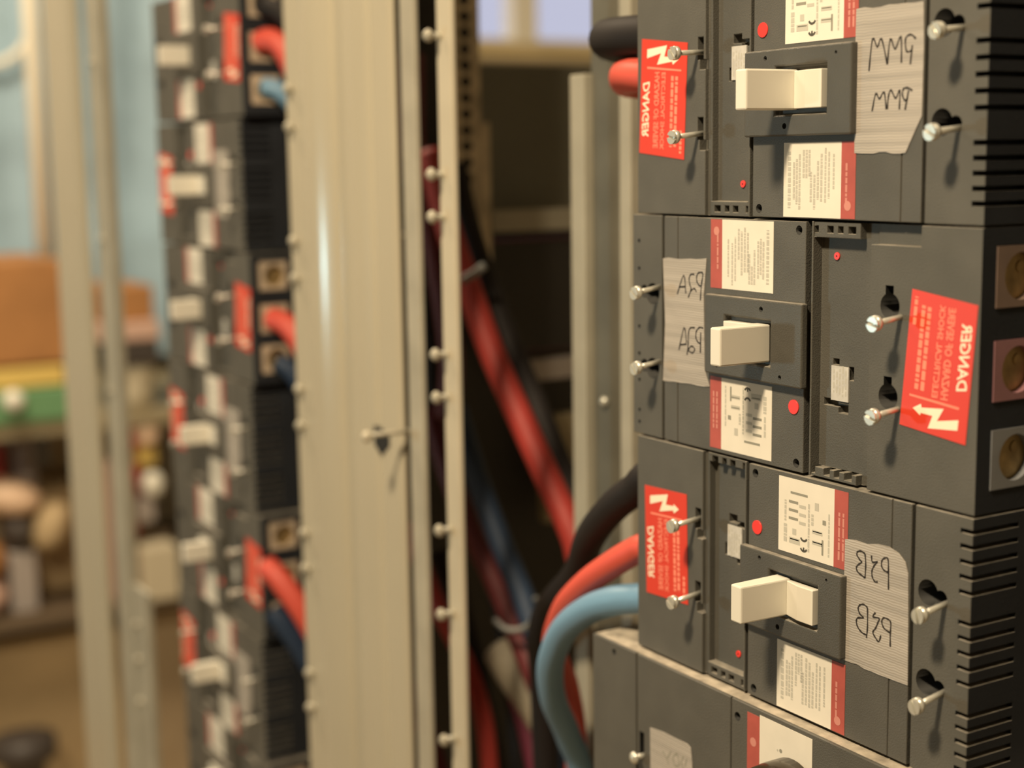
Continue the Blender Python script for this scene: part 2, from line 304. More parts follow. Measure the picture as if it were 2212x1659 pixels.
# ------------------------------------------------------------------ breaker parts (breaker's own frame, mm)
H = 104.0
def gridface(ucuts, vcuts, wf, m, back):
    mb = MB(); nu, nv = len(ucuts)-1, len(vcuts)-1
    w = [[wf((ucuts[i]+ucuts[i+1])/2, (vcuts[j]+vcuts[j+1])/2) for j in range(nv)] for i in range(nu)]
    for i in range(nu):
        for j in range(nv):
            u0, u1, v0, v1, n = ucuts[i], ucuts[i+1], vcuts[j], vcuts[j+1], -w[i][j]
            mb.poly([(u0,v0,n), (u1,v0,n), (u1,v1,n), (u0,v1,n)], m)
            mb.poly([(u0,v0,back), (u1,v0,back), (u1,v1,back), (u0,v1,back)], m)
            nr = -w[i+1][j] if i+1 < nu else back
            if nr != n: mb.poly([(u1,v0,n), (u1,v1,n), (u1,v1,nr), (u1,v0,nr)], m)
            if i == 0: mb.poly([(u0,v0,n), (u0,v1,n), (u0,v1,back), (u0,v0,back)], m)
            nd = -w[i][j+1] if j+1 < nv else back
            if nd != n: mb.poly([(u0,v1,n), (u1,v1,n), (u1,v1,nd), (u0,v1,nd)], m)
            if j == 0: mb.poly([(u0,v0,n), (u1,v0,n), (u1,v0,back), (u0,v0,back)], m)
    return mb
FINS = [5.6+5.7*k for k in range(5)]+[40+5.7*k for k in range(5)]+[74.8+5.3*k for k in range(5)]
LUGV = (20.0, 52.3, 86.0)
def make_case(kind, parent):
    u0 = -0.8 if kind == 'S' else -9.8
    U = [u0, 43.6, 45.0, 47.6, 49.0, 51.5, 54.0, 58.2, 61.0, 64.0, 66.5, 70.0, 75.0, 77.2, 78.2, 81.0, 175.3, 177.0, 204.8]
    if kind == 'L': U = sorted(U[:-1]+[19.0, 44.4, 199.6])
    V = [0.5, 1.6, 4.4, 27.2, 29.6, 31.0, 32.5, 36.8, 41.0, 46.5, 49.0, 61.3, 63.5, 65.5, 71.0, 75.5, 95.8, 97.4, 99.2, 102.0, 103.6]
    def wf(u, v):
        if kind == 'S':
            for a in (27.2, 61.3):
                if 43.6 < u < 47.6 and a < v < a+(9.6 if a < 30 else 9.7): return -9.0
                if 45.0 < u < 49.0 and a+9.6 < v < a+14: return -4.0
        if kind == 'L' and 44.4 < u < 51.5: return -4.5
        if kind == 'L' and 19.0 < u < 44.4 and v > 95.8: return -4.0
        if 49.0 < u < 51.5: return -2.0
        if 51.5 < u < 77.2:
            if v < 4.4 or v > 97.4:
                inner = 1.6 < v < 4.4 or 99.2 < v < 102.0
                if inner and (54 < u < 58.2 or 61 < u < 64 or 66.5 < u < 70 or 75 < u < 77.2): return -6.5
                return -1.2
            if (61 < u < 66.5 and 27.2 < v < 31) or (66.5 < u < 75 and 29.6 < v < 32.5): return -9
            if (66.5 < u < 70 and 46.5 < v < 49) or (58.2 < u < 61 and 41 < v < 46.5): return -9
            return -5.5
        if 77.2 < u < 78.2: return -0.6
        if 78.2 < u < 81.0: return -12.0
        if 81.0 < u < 175.3: return -3.4
        if 175.3 < u < 177.0: return -9.0
        return 0.0
    mb = gridface(U, V, wf, 'plastic', 86.0)
    case = mb.build('case', parent, bevel=0.45)
    # cutters: vents through the load end, holes for terminal screws, lug openings at the line end
    c = MB()
    for f in FINS: c.box(199.0 if kind == 'S' else 194.0, 206.0, f-0.95, f+0.95, -1.6 if kind == 'S' else 3.0, 24.0, 'hole')
    for vv in (33.2, 68.0):
        c.cyl((184.2, vv-0.6), 5.0, -1, 16, 'hole', seg=20)
    cs = [c.build('cutter', parent)]
    c = MB()
    for vv in (33.2, 68.0): c.cyl((190.6, vv+0.2), 3.1, -1.5, 14, 'hole', seg=16)
    if kind == 'L':
        for vv in (38.5, 73.0): c.cyl((34.0, vv), 5.0, -1, 15, 'hole', seg=20); 
    cs.append(c.build('cutter', parent))
    if kind == 'L':
        c = MB()
        for vv in LUGV: c.box(u0-1, u0+9, vv-11.3, vv+11.3, 7.2, 31.0, 'hole')
        for vv in (42.0, 76.6): c.box(32.2, 36.4, vv, vv+4.2, -1, 8, 'hole')
        cs.append(c.build('cutter', parent))
    if kind == 'L':
        c = MB()
        for vv in (6, 11.7, 26.1, 38.6, 51.4, 65.5, 78.6, 91.5): c.cyl((194.8, vv), 1.0, -1, 2.5, 'hole', seg=10)
        cs.append(c.build('cutter', parent))
    bake(case, cs)
    me = case.data; me.materials.append(MATS['black_plastic']); bi = len(me.materials)-1
    for p in me.polygons:
        if abs(p.normal.x) > 0.9 and (p.center.x > 0.190 or p.center.x < 0.0): p.material_index = bi
    dust(case, 1 if kind == 'S' else -1)
    case['label'] = 'dark grey moulded case'
    return u0
def make_cover(parent, sign):
    mb = gridface([80.9, 82.5, 88, 164.8, 165.4, 175.2], [0.6, 1.6, 102.6, 103.4], lambda u, v: -0.7 if 164.8 < u < 165.4 else 0.0, 'plastic_cover', 3.4)
    o = mb.build('front_cover', parent, bevel=0.35)
    c = MB()
    for vv in (4.2, 99.9): c.cyl((85.0, vv), 1.9, -1, 3.0, 'hole', seg=16)
    c.box(110, 130, 44, 60, -1, 2.6, 'hole')
    bake(o, [c.build('cutter', parent)]); dust(o, sign)
def make_surround(parent, sign):
    mb = gridface([78.9, 98, 128, 141.6], [36.0, 43.0, 62.2, 70.6], lambda u, v: 0.6 if (98 < u < 128 and 43 < v < 62.2) else 3.4, 'plastic_surround', -0.01)
    o = mb.build('handle_surround', parent, bevel=0.7)
    c = MB(); c.cyl((92, 39.3), 1.0, -4, -1, 'hole'); c.cyl((104, 66.6), 1.2, -4, -1, 'hole'); c.cyl((133, 39.5), 0.7, -4, -2, 'hole')
    bake(o, [c.build('cutter', parent)]); dust(o, sign)
def make_handle(parent):
    mb = MB()
    prof = [(101.6, -26.8), (108.3, -26.8), (109.2, -3.0), (109.2, -0.7), (100.9, -0.7)]   # (u, n)
    mb.prism(prof, 44.6, 60.4, 'ivory', axis='v')
    o = mb.build('toggle_handle', parent, bevel=0.7); o['label'] = 'ivory toggle handle'
    s = MB(); s.prism([(109.25, -3.2), (117.6, -5.0), (126.8, -4.9), (126.8, -0.7), (109.25, -0.7)], 45.2, 60.0, 'ivory', axis='v')
    s.build('slide_plate', parent, bevel=0.3)
def ce_mark(mb, cx, cy, r, n):                                   # the two open letters of the conformity mark, seen in mirror
    for k, oy in enumerate((-r*1.15, r*1.15)):
        pts = [(cx+r*math.cos(a), cy+oy+r*0.9*math.sin(a)) for a in [math.radians(x) for x in range(20, 161, 14)]]
        ribbon(mb, pts, 0.9, n, 'ink_dark')
    ribbon(mb, [(cx, cy+r*1.2), (cx, cy+r*1.9)], 0.8, n, 'ink_dark')
def make_rating(parent, which, seed):
    rnd = random.Random(seed); mb = MB()
    v0, v1 = (2.4, 34.2) if which == 'upper' else (73.2, 102.9)
    u0, u1, u2 = 100.3, 133.6, 141.4
    mb.box(u0, u1, v0, v1, -0.16, 0.02, 'paper'); mb.box(u1, u2, v0, v1, -0.15, 0.02, 'label_red')
    n = -0.22; hh = v1-v0; ww = u1-u0
    def bar(a0, b0, a1, b1, m='ink_light'): mb.poly([(u0+a0*ww, v0+b0*hh, n), (u0+a1*ww, v0+b0*hh, n), (u0+a1*ww, v0+b1*hh, n), (u0+a0*ww, v0+b1*hh, n)], m)
    def col(a, b0, b1, wd=0.035, m='ink_light', gap=0.012):      # a line of small print running down the label
        b = b0
        while b < b1:
            l = rnd.uniform(0.02, 0.09); bar(a, b, a+wd, min(b+l, b1), m); b += l+gap
    if which == 'upper':
        bar(0.22, 0.17, 0.53, 0.20, 'ink'); col(0.11, 0.30, 0.58); col(0.10, 0.62, 0.86, 0.06)
        for b in (0.29, 0.40, 0.51): bar(0.19, b, 0.36, b+0.035, 'ink'); bar(0.38, b+0.03, 0.50, b+0.07)
        bar(0.26, 0.66, 0.33, 0.74); bar(0.20, 0.78, 0.40, 0.86, 'ink_light'); bar(0.22, 0.795, 0.38, 0.81, 'ink')
        ce_mark(mb, u0+0.47*ww, v0+0.80*hh, 1.9, n)
        col(0.54, 0.28, 0.92, 0.03); bar(0.66, 0.24, 0.73, 0.34); col(0.60, 0.40, 0.55, 0.04)
        for b in (0.60, 0.74): bar(0.62, b, 0.80, b+0.05); bar(0.63, b+0.012, 0.79, b+0.025, 'ink')
        bar(0.79, 0.70, 0.82, 0.90, 'ink'); bar(0.80, 0.44, 0.86, 0.50, 'ink'); col(0.90, 0.34, 0.90, 0.025)
    else:
        col(0.08, 0.12, 0.88, 0.05, 'ink_light', 0.02)
        for a in (0.17, 0.22, 0.27): col(a, rnd.uniform(0.15, 0.3), rnd.uniform(0.7, 0.9))
        for a in (0.34, 0.39, 0.44): col(a, 0.1, rnd.uniform(0.35, 0.6))
        for a in (0.47, 0.53, 0.59, 0.65): col(a, rnd.uniform(0.12, 0.45), rnd.uniform(0.75, 0.93))
        for a in (0.72, 0.78, 0.86): col(a, rnd.uniform(0.05, 0.2), rnd.uniform(0.6, 0.9), 0.03)
    b = v0+hh*0.28
    while b < v1-hh*0.22:
        l = rnd.uniform(1.0, 4.0)
        mb.poly([(136.0, b, n), (137.1, b, n), (137.1, b+l, n), (136.0, b+l, n)], 'label_red_print')
        if which == 'upper': mb.poly([(138.4, b, n), (139.4, b, n), (139.4, b+l, n), (138.4, b+l, n)], 'label_red_print')
        b += l+0.5
    if which == 'lower': mb.cyl((137.4, v1-5.0), 1.9, n, n-0.02, 'label_red_print', seg=16)
    o = mb.build('rating_label', parent); o['label'] = 'cream paper rating label with red end band'
def make_small(parent):
    rnd = random.Random(3); mb = MB(); mb.box(60.6, 70.3, 32.2, 46.2, 4.9, 5.5, 'silver_paper')
    for k in range(5):
        a = 61.6+k*1.7; b = 34+rnd.uniform(0, 2)
        while b < 44.5:
            l = rnd.uniform(0.8, 3); mb.poly([(a, b, 4.86), (a+0.7, b, 4.86), (a+0.7, b+l, 4.86), (a, b+l, 4.86)], 'ink_light'); b += l+0.8
    o = mb.build('rating_plug', parent); o['label'] = 'small silvery white plug label'
    mb = MB(); mb.cyl((68.4, 90.0), 1.5, 4.9, 5.6, 'dot_red', seg=16); mb.cyl((68.4, 90.0), 0.4, 4.85, 4.9, 'cable_dark_red', seg=8)
    o = mb.build('trip_button', parent); o['label'] = 'small red push button'
    mb = MB(); mb.cyl((86.7, 27.5), 3.0, -0.5, 0.3, 'dot_red', seg=24)
    o = mb.build('indicator_dot', parent); o['label'] = 'round bright red dot'
TXT = {k: text_mesh(s) for k, s in (('DANGER', 'DANGER'), ('HAZ', 'HAZARD OF SEVERE'), ('ELE', 'ELECTRICAL SHOCK'))}
def make_sticker(parent, q, seed=1):                             # q: corners (s0t0, s1t0, s1t1, s0t1), s along the reading direction
    rnd = random.Random(seed); mb = MB()
    def mp(s, t, n):
        a = [(1-s)*(1-t)*q[0][i]+s*(1-t)*q[1][i]+s*t*q[2][i]+(1-s)*t*q[3][i] for i in (0, 1)]
        return (a[0], a[1], n)
    top = [mp(0,0,-0.25), mp(1,0,-0.25), mp(1,1,-0.25), mp(0,1,-0.25)]; bot = [(p[0], p[1], 0.05) for p in top]
    mb.add(top+bot, [(0,1,2,3), (7,6,5,4), (0,4,5,1), (1,5,6,2), (2,6,7,3), (3,7,4,0)], 'danger_red')
    N = -0.31
    mb.poly([mp(s, t, N) for s, t in BOLT], 'danger_cream'); mb.poly([mp(s, t, N) for s, t in DIV], 'danger_pink')
    for key, pos in (('DANGER', DANGER), ('HAZ', HAZ), ('ELE', ELE)):
        (s0, t0), (s0b, t1), (s1, t1b) = pos; vs, fs = TXT[key]
        mb.add([mp(s0+(s1-s0)*x+(s0b-s0)*y, t0+(t1-t0)*y+(t1b-t0)*x*0.0, N) for x, y in vs], fs, 'danger_cream' if key == 'DANGER' else 'danger_pink')
    for pos in (L3, L4, L5):
        (s0, t0), (_, t1), (s1, _) = pos; s = s0
        while s < s1:
            l = rnd.uniform(0.02, 0.07)
            mb.poly([mp(s, t0, N), mp(min(s+l, s1), t0, N), mp(min(s+l, s1), t1, N), mp(s, t1, N)], 'danger_pink'); s += l+0.012
    o = mb.build('warning_sticker', parent); o['label'] = 'red danger sticker with cream lightning arrow'
def make_screw(parent, u, v, wbase, whead, tilt=0.0, turn=0.6, name='terminal_screw'):
    mb = MB(); mb.cyl((0, 0), 1.15, -wbase, -whead, 'steel', seg=12)
    n1, n2 = -whead, -(whead+3.3)
    mb.lathe((0, 0), [(1.2, n1+0.1), (2.7, n1), (3.0, n1-0.8), (3.0, n1-2.2), (0.2, n1-2.2)], 'steel', axis='n', seg=20)
    for sg in (-1, 1):
        pts = []
        for i in range(13):
            a = math.radians(12+156*i/12); pts.append((2.9*math.cos(a), sg*2.9*math.sin(a)))
        c, s = math.cos(turn), math.sin(turn)
        mb.prism([(x*c-y*s, x*s+y*c) for x, y in pts], n1-2.1, n2, 'steel')
    vs = []
    for (x, y, n) in mb.v: vs.append((x+u, y+v+tilt*(-n), n))
    mb.v = vs
    o = mb.build(name, parent); o['label'] = 'long bright slotted screw'
def make_tape(parent, outline, strokes, n0=-0.35, wd=0.75):
    mb = MB(); k = len(outline)
    mb.prism(outline, n0, 0.02, 'tape')
    for s in strokes: ribbon(mb, s, wd, n0-0.06, 'marker')
    o = mb.build('tape_label', parent); o['label'] = 'grey cloth tape with marker writing'
def jag(a, b, k, amp, seed):
    rnd = random.Random(seed); out = []
    for i in range(k): t = i/k; out.append((a[0]+(b[0]-a[0])*t, a[1]+(b[1]-a[1])*t+(rnd.uniform(-amp, amp) if i else 0)))
    return out
def make_lugs(parent, u0):
    for vv, fm in zip(LUGV, ('barrier_blue', 'barrier_pink', 'barrier_brown')):
        mb = MB(); d0, d1 = u0-0.4, u0+4.0
        a0, a1, b0, b1 = vv-11.0, vv+11.0, 7.4, 30.6
        cx, cy, r = vv, 20.0, 8.6
        # square collar with a round hole
        seg = 24; outer = []; inner = []
        for i in range(seg):
            an = 2*math.pi*i/seg; c, s = math.cos(an), math.sin(an); k = 1/max(abs(c), abs(s))
            outer.append((cx+11.0*c*k, 19.0+11.6*s*k)); inner.append((cx+r*c, cy+r*s))
        vs = [(d0, p[0], p[1]) for p in outer]+[(d0, p[0], p[1]) for p in inner]+[(d1, p[0], p[1]) for p in inner]
        fs = []
        for i in range(seg):
            j = (i+1) % seg; fs += [(i, j, seg+j, seg+i), (seg+i, seg+j, 2*seg+j, 2*seg+i)]
        vs += [(d1, p[0], p[1]) for p in outer]
        for i in range(seg):
            j = (i+1) % seg; fs.append((i, 3*seg+i, 3*seg+j, j))
        mb.add(vs, fs, fm)
        o = mb.build('terminal_collar', parent)
        m2 = MB(); m2.cyl((cx, cy), r, d1-1.0, d1+4, 'brass', axis='u', seg=20)
        m2.cyl((cx+3, cy+3), 2.2, d1-1.6, d1-0.5, 'brass', axis='u', seg=12)
        m2.build('lug', o)
def breaker(kind, seed, origin, roty, label, sticker, tape=None, screws=()):
    r = empty('circuit_breaker', origin, label, 'circuit breaker', 'circuit breakers of the right-hand column')
    r.rotation_euler = (0, roty, 0)
    u0 = make_case(kind, r); sg = 1 if kind == 'S' else -1; make_cover(r, sg); make_surround(r, sg); make_handle(r)
    make_rating(r, 'upper', seed); make_rating(r, 'lower', seed+5); make_small(r); make_sticker(r, sticker, seed)
    for s in screws: make_screw(r, *s)
    if tape: make_tape(r, *tape)
    if kind == 'L': make_lugs(r, u0)
    return r

# ------------------------------------------------------------------ right-hand column
tape0 = jag((140.4, 24.0), (174.3, 24.3), 8, 0.5, 1)+[(174.3, 24.3), (175.0, 40), (174.8, 64.8), (172.0, 69.5)]+jag((167.2, 77.9), (140.8, 77.8), 8, 0.4, 2)+[(140.8, 77.8), (140.2, 50)]
row1 = breaker('S', 11, (0, 0, 0), 0.0, 'dark grey circuit breaker, topmost of the right-hand column, tape marked PMM',
    ((36.7, 28.9), (34.2, 79.5), (0.7, 76.0), (3.1, 24.9)), (tape0, TAPEMM),
    [(44.0, 33.6, -5.0, 11.2, 0.05, 0.9), (44.2, 68.4, -5.0, 11.6, 0.10, 0.2), (192.8, 35.0, -3.0, 10.8, 0.10, 0.9), (192.2, 69.6, -3.0, 11.4, 0.10, 0.5)])
tape1 = jag((175.9, 28.0), (141.8, 29.3), 8, 0.4, 3)+[(141.8, 29.3), (145.2, 36.1), (146.1, 69.0)]+jag((144.2, 85.7), (175.9, 84.2), 8, 0.4, 4)+[(175.9, 84.2), (174.2, 55)]
row2 = breaker('L', 23, (194.82, 208, 0), math.pi, 'dark grey circuit breaker mounted upside down, middle of right-hand column, tape marked P2A',
    ((27.5, 28.8), (22.6, 80.3), (-8.8, 76.4), (-4.8, 25.7)), (tape1, TAPE2A),
    [(28.6, 34.4, -4.0, 11.4, -0.12, 0.3), (28.4, 69.3, -4.0, 11.4, -0.12, 0.2), (179.0, 36.5, -0.0, 11.4, -0.15, 0.9, 'load_end_screw'), (179.0, 71.0, -0.0, 11.4, -0.15, 0.6, 'load_end_screw')])
tape3 = [(140.1, 21.4), (146, 20.6), (152, 20.9), (158, 19.6), (164, 19.4), (169, 20.8), (172.6, 23.6), (174.2, 28), (174.8, 45), (175.3, 71.4)]+jag((175.3, 71.4), (140.6, 71.2), 9, 0.4, 5)[1:]+[(140.6, 71.2), (140.0, 45)]
row3 = breaker('S', 31, (0, 208, -0.6), 0.0, 'dark grey circuit breaker third down in right-hand column, tape marked P3B',
    ((37.4, 22.4), (38.6, 74.0), (6.6, 75.6), (5.3, 23.6)), (tape3, TAPE3B),
    [(44.0, 32.6, -5.0, 11.2, 0.10, 0.9), (44.2, 67.6, -5.0, 11.4, 0.12, 0.5), (192.6, 35.0, -3.0, 11.0, 0.16, 1.4), (192.2, 69.4, -3.0, 11.2, 0.18, 1.1)])

# wide breaker below them
def big_breaker():
    og = (0, 313, -7); r = empty('wide_circuit_breaker', og, 'wider circuit breaker with dusty top and rotary knob, lowest in the right-hand column', 'circuit breaker', 'circuit breakers of the right-hand column')
    U = [-30.6, 6.0, 7.4, 77.2, 78.0, 215]; V = [0, 1.2, 150]
    mb = gridface(U, V, lambda u, v: -1.2 if (6.0 < u < 7.4 or 77.2 < u < 78.0) else 0.0, 'plastic', 93.0)
    case = mb.build('case', r, bevel=0.5)
    c = MB(); c.cyl((-12.0, 4.6), 1.6, -1, 5, 'hole'); c.cyl((82.0, 7.4), 2.0, -1, 5, 'hole'); c.box(9, 12.8, 38, 50, -1, 6, 'hole')
    bake(case, [c.build('cutter', r)])
    mb = MB(); mb.box(-30.0, 214, -0.15, 0.0, 1.5, 90, 'dust'); o = mb.build('dust_layer', r); o['label'] = 'pale dust lying on the top'
    mb = MB(); mb.box(88.8, 97.0, 3.0, 38, -0.16, 0.02, 'label_red'); mb.box(97.0, 129.8, 2.0, 38, -0.16, 0.02, 'paper')
    mb.cyl((92.8, 15.5), 2.0, -0.2, -0.16, 'label_red_print'); mb.cyl((110.6, 13.5), 0.9, -0.2, -0.16, 'ink'); mb.cyl((108.6, 13.8), 0.5, -0.2, -0.16, 'ink_light')
    o = mb.build('rating_label', r); o['label'] = 'cream paper label with red left band'
    mb = MB(); ol = [(18.0, 33.4), (28, 32.3), (38, 32.2), (46.5, 31.9), (49.2, 33.0), (50.4, 40), (50.6, 62), (18.4, 62)]
    mb.prism(ol, -0.35, 0.02, 'tape')
    for s in TAPEDC: ribbon(mb, [(p[0], p[1]) for p in s], 0.7, -0.41, 'ink')
    o = mb.build('tape_label', r); o['label'] = 'grey cloth tape with faint marker writing'
    mb = MB(); mb.lathe((118.5, 32.0), [(17.5, 0.0), (17.5, -8), (16.5, -19), (13.0, -22.5), (6.0, -23.0), (0.5, -23.0)], 'knob_brown', axis='n', seg=36)
    o = mb.build('rotary_knob', r); o['label'] = 'glossy brown round knob'
    mb = MB(); mb.cyl((11.0, 50.0), 1.3, 4, -4, 'steel'); mb.lathe((11.0, 50.0), [(3.0, -4), (3.0, -5.2), (1.6, -6.2), (0.2, -6.4)], 'steel', axis='n')
    mb.build('terminal_screw', r)
    return r
big_breaker()

# ------------------------------------------------------------------ left-hand column: the same breakers, further along the board
GL = 'circuit breakers of the blurred left-hand column'
names = ['topmost', 'second from the top', 'third from the top', 'fourth from the top', 'fifth from the top', 'sixth from the top', 'lowest']
for k in range(7):
    v0 = -62+105*k
    if k % 2 == 0:
        r = dup(row2, W(-551+194.82-194.82, v0+104, 17), math.pi, 'blurred circuit breaker, %s of the left-hand column, lugs facing right' % names[k], GL, ('tape_label', 'load_end_screw'))
    else:
        r = dup(row1, W(-753, v0, 17), 0.0, 'blurred circuit breaker, %s of the left-hand column, handle turned the other way' % names[k], GL, ('tape_label',))
        mb = MB(); mb.prism(tape0, -0.35, 0.02, 'tape'); mb.build('tape_label', r)
    if k % 2 == 0:
        for ch in r.children:
            if ch.name.startswith('terminal_collar'):
                ch.data = ch.data.copy(); ch.data.materials.clear(); ch.data.materials.append(MATS['barrier_tan'])

# ------------------------------------------------------------------ frame of the switchboard
def rail_screw(parent, u, v, n0, out=8.0, r=3.6, org=(0, 0, 0)):
    mb = MB(); mb.cyl((u, v), 1.8, n0+2, n0-out, 'steel', seg=12)
    mb.lathe((u, v), [(r, n0-out+1.2), (r*1.05, n0-out-0.6), (r*0.7, n0-out-2.4), (0.4, n0-out-2.8)], 'galvanised', axis='n', seg=16)
    return mb.build('cover_screw', parent, org)
TOP, BOT = -900, 1448
def post(name, prof, m, label, cat, v0=TOP, v1=BOT, part='channel', smooth=False, org=None):
    org = org or (prof[0][0], BOT, 0)
    r = empty(name, org, label, cat); mb = MB(); mb.prism(prof, v0, v1, m, axis='v', smooth=False)
    o = mb.build(part, r, org)
    return r, org
prof = [(-416, 4.5), (-418, 2.5), (-415, 0), (-387, 0)]
for i in range(33):
    t = i/32; prof.append((-387+46*t, -6.8*math.sin(math.pi*t)))
prof += [(-338, 3.0), (-326, 3.0), (-320, 0)]
for i in range(9):
    t = i/8; prof.append((-318+30*t, -2.0*math.sin(math.pi*t)))
prof += [(-284, 2.4), (-278, 0), (-255, 0), (-252, 2.5), (-253, 4.5)]
r, og = post('frame_upright', prof, 'beige_paint', 'broad ribbed beige upright between the two breaker columns', 'upright', part='ribbed_face')
for k in range(-1, 6):
    for d in (0, 26): rail_screw(r, -404, 132-104+104*k+d, 0, 3.5, 3.6, og)
mb = MB(); mb.cyl((-374, 245), 2.2, 2, -3, 'beige_strip'); mb.build('plug', r, og)
mb = MB(); mb.cyl((-245.5, 243), 1.5, 6, -26, 'galvanised', seg=12); mb.lathe((-245.5, 243.5), [(3.4, -25), (3.8, -27), (2.6, -29), (0.4, -29.4)], 'beige_strip', axis='n', seg=16)
mb.build('long_screw', r, og)
mb = MB(); mb.prism([(-294, 245), (-268, 247.5), (-268, 256), (-280, 264), (-293, 256)], -0.4, 1, 'hole'); mb.build('torn_slot', r, og)
post('cover_rail', [(-240, 2.5), (-240, 0.5), (-238.5, -0.5), (-223, -0.5), (-221.5, 0.5), (-221.5, 2.5)], 'galvanised', 'narrow dull steel rail just right of the broad beige upright', 'rail', part='rail')
r, og = post('cover_rail', [(-194.5, 2.5), (-194.5, 0.8), (-193, -0.5), (-178.5, -0.5), (-177, 0.8), (-177, 2.5)], 'beige_strip', 'narrow pale rail carrying round cover screws, second rail right of the broad upright', 'rail', part='rail')
for v in (9, 86, 110, 189, 214, 293, 344, 422, 470):
    rail_screw(r, -189, v, 0, 8, 3.6, og)
post('frame_upright', [(-1060, 6), (-1060, 2), (-1057, 0), (-1010, 0), (-1006, -2), (-960, -2), (-950, 0), (-947, 3), (-947, 6)], 'beige_paint', 'out-of-focus beige upright at the far left beyond the left-hand breakers', 'upright', part='ribbed_face')
r, og = post('cover_rail', [(-946, 16), (-946, 13), (-922, 13), (-920, 8), (-917, 6), (-884, 6), (-880, 8), (-880, 16)], 'grey_steel', 'out-of-focus greenish grey rail beside the far left upright', 'rail', part='rail')
for v in (-20, 150, 300): rail_screw(r, -900, v, 6, 3, 3, og)
r, og = post('cover_plate', [(-879, 14), (-879, 9), (-829, 9), (-829, 14)], 'grey_steel', 'out-of-focus grey cover plate with two screws, low down left of the left-hand breakers', 'plate', v0=492, v1=BOT, part='plate')
for v in (530, 566, 610): rail_screw(r, -860, v, 9, 3, 4, og)

# channel behind the left end of the right-hand column
org = (-150, BOT, 80)
r = empty('mounting_channel', org, 'grey steel mounting channel with pale edges behind the right-hand breakers', 'channel')
mb = MB(); mb.box(-163, -126, TOP, BOT, 84, 87, 'channel_grey'); mb.build('web', r, org)  # darker web, paler flanges: the lit edges are put into the colours
for a, b in ((-177, -162), (-127, -116)):
    mb = MB(); mb.box(a, b, 30 if a < -150 else TOP, BOT, 78, 92, 'grey_steel' if a < -150 else 'galvanised'); mb.build('flange', r, org, bevel=1.0)
for v in (18, 220, 320):
    mb = MB(); mb.lathe((-150, v), [(3, 84), (3.2, 82), (1.5, 80.6), (0.3, 80.4)], 'steel', axis='n', seg=14); mb.build('bolt', r, org)

# barriers inside the bay
def pan(name, key, u, thick, m, label, cat, v0=None, v1=None, n0=None, n1=None):
    a, b, c, d = BG[key]; a = n0 if n0 is not None else a; b = n1 if n1 is not None else b; c = v0 if v0 is not None else c; d = v1 if v1 is not None else d
    mb = MB(); mb.box(u-thick, u, c, d, a, b, m); o = mb.build(name, None, (u, d, (a+b)/2), bevel=0.8); tag(o, label, cat); return o
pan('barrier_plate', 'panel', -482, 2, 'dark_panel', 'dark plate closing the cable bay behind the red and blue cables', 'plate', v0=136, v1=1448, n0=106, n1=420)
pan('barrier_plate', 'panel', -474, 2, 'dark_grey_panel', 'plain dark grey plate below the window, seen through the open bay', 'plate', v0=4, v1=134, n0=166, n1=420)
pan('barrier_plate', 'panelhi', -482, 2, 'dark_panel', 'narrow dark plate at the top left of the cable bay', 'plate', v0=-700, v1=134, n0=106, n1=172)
a, b, c, d = BG['perf']
mb = MB(); mb.box(-436, -432, -700, 150, 138, 165, 'strut_olive'); plate = mb.build('perforated_strut', None, (-434, 150, 152), bevel=0.8)
tag(plate, 'olive perforated strut left of the window, behind the rail with round screws', 'strut')
cc = []
mb = MB()
for k in range(26): mb.cyl((-40-0+12*(k-2), 152), 4.5, -433.2, -428, 'hole', axis='u', seg=12)
ct = mb.build('cutter', None, (-434, 150, 152)); bake(plate, [ct])
r = empty('bracket_frame', (-440, 172, 200), 'dull grey bracket frame below the dark grey plate in the bay', 'bracket')
mb = MB(); mb.box(-444, -436, 50, 172, 166, 175, 'strut_olive'); mb.build('side_bar', r, (-440, 172, 200), bevel=0.8)
mb = MB(); mb.box(-444, -434, 117, 134, 174.2, 262, 'grey_steel'); mb.build('cross_bar', r, (-440, 172, 200), bevel=0.8)
mb = MB(); mb.box(-452, -440, 237, 254, 206, 268, 'grey_goods'); o = mb.build('busbar_support', None, (-446, 254, 237), bevel=1); tag(o, 'grey busbar support showing to the right of the red diagonal cable', 'support')
mb = MB(); mb.box(-452, -440, 284, 372, 224, 268, 'shelf_olive'); o = mb.build('insulating_board', None, (-446, 372, 246), bevel=1); tag(o, 'tan insulating board below the grey busbar support', 'board')
mb = MB(); mb.box(-452, -444, 140, 230, 178, 268, 'cable_purple'); mb.box(-443.9, -443, 142, 229, 179, 266, 'dark_panel'); o = mb.build('maroon_block', None, (-448, 230, 220)); tag(o, 'very dark maroon block under the grey cross bar', 'cover')  # made-up block, fills a dim reddish zone of the bay

# ------------------------------------------------------------------ cables
def cable(pts, r, m, label, pre=None, post_=None, cat='cable', flat=1.0, name='power_cable', group=None):
    P = list(pts)
    if pre: P = list(pre)+P
    if post_: P = P+list(post_)
    mb = MB(); tube(mb, P, r, m, 18, flat); c = P[-1]
    o = mb.build(name, None, c); tag(o, label, cat, group); return o
c = CAB
cable([(-1.5, 22, 26), (-16, 21, 20), (-38, 20, 19), (-64, 19, 27), (-82, 20, 46), (-70, 22, 62), (-56, 22, 112), (0, 22, 150)], 9.5, 'cable_black', 'black cable leaving the topmost right-hand breaker above the red one')
cable([(-1.5, 40, 26), (-16, 40, 20), (-34, 38.5, 21), (-52, 38.5, 30), (-64, 40, 46), (-52, 42, 96), (0, 46, 150)], 8.6, 'cable_red', 'red cable stub leaving the topmost right-hand breaker beside its danger sticker')
c['blackC'][-2:] = [(-182, 358, 58), (-208, 420, 74)]
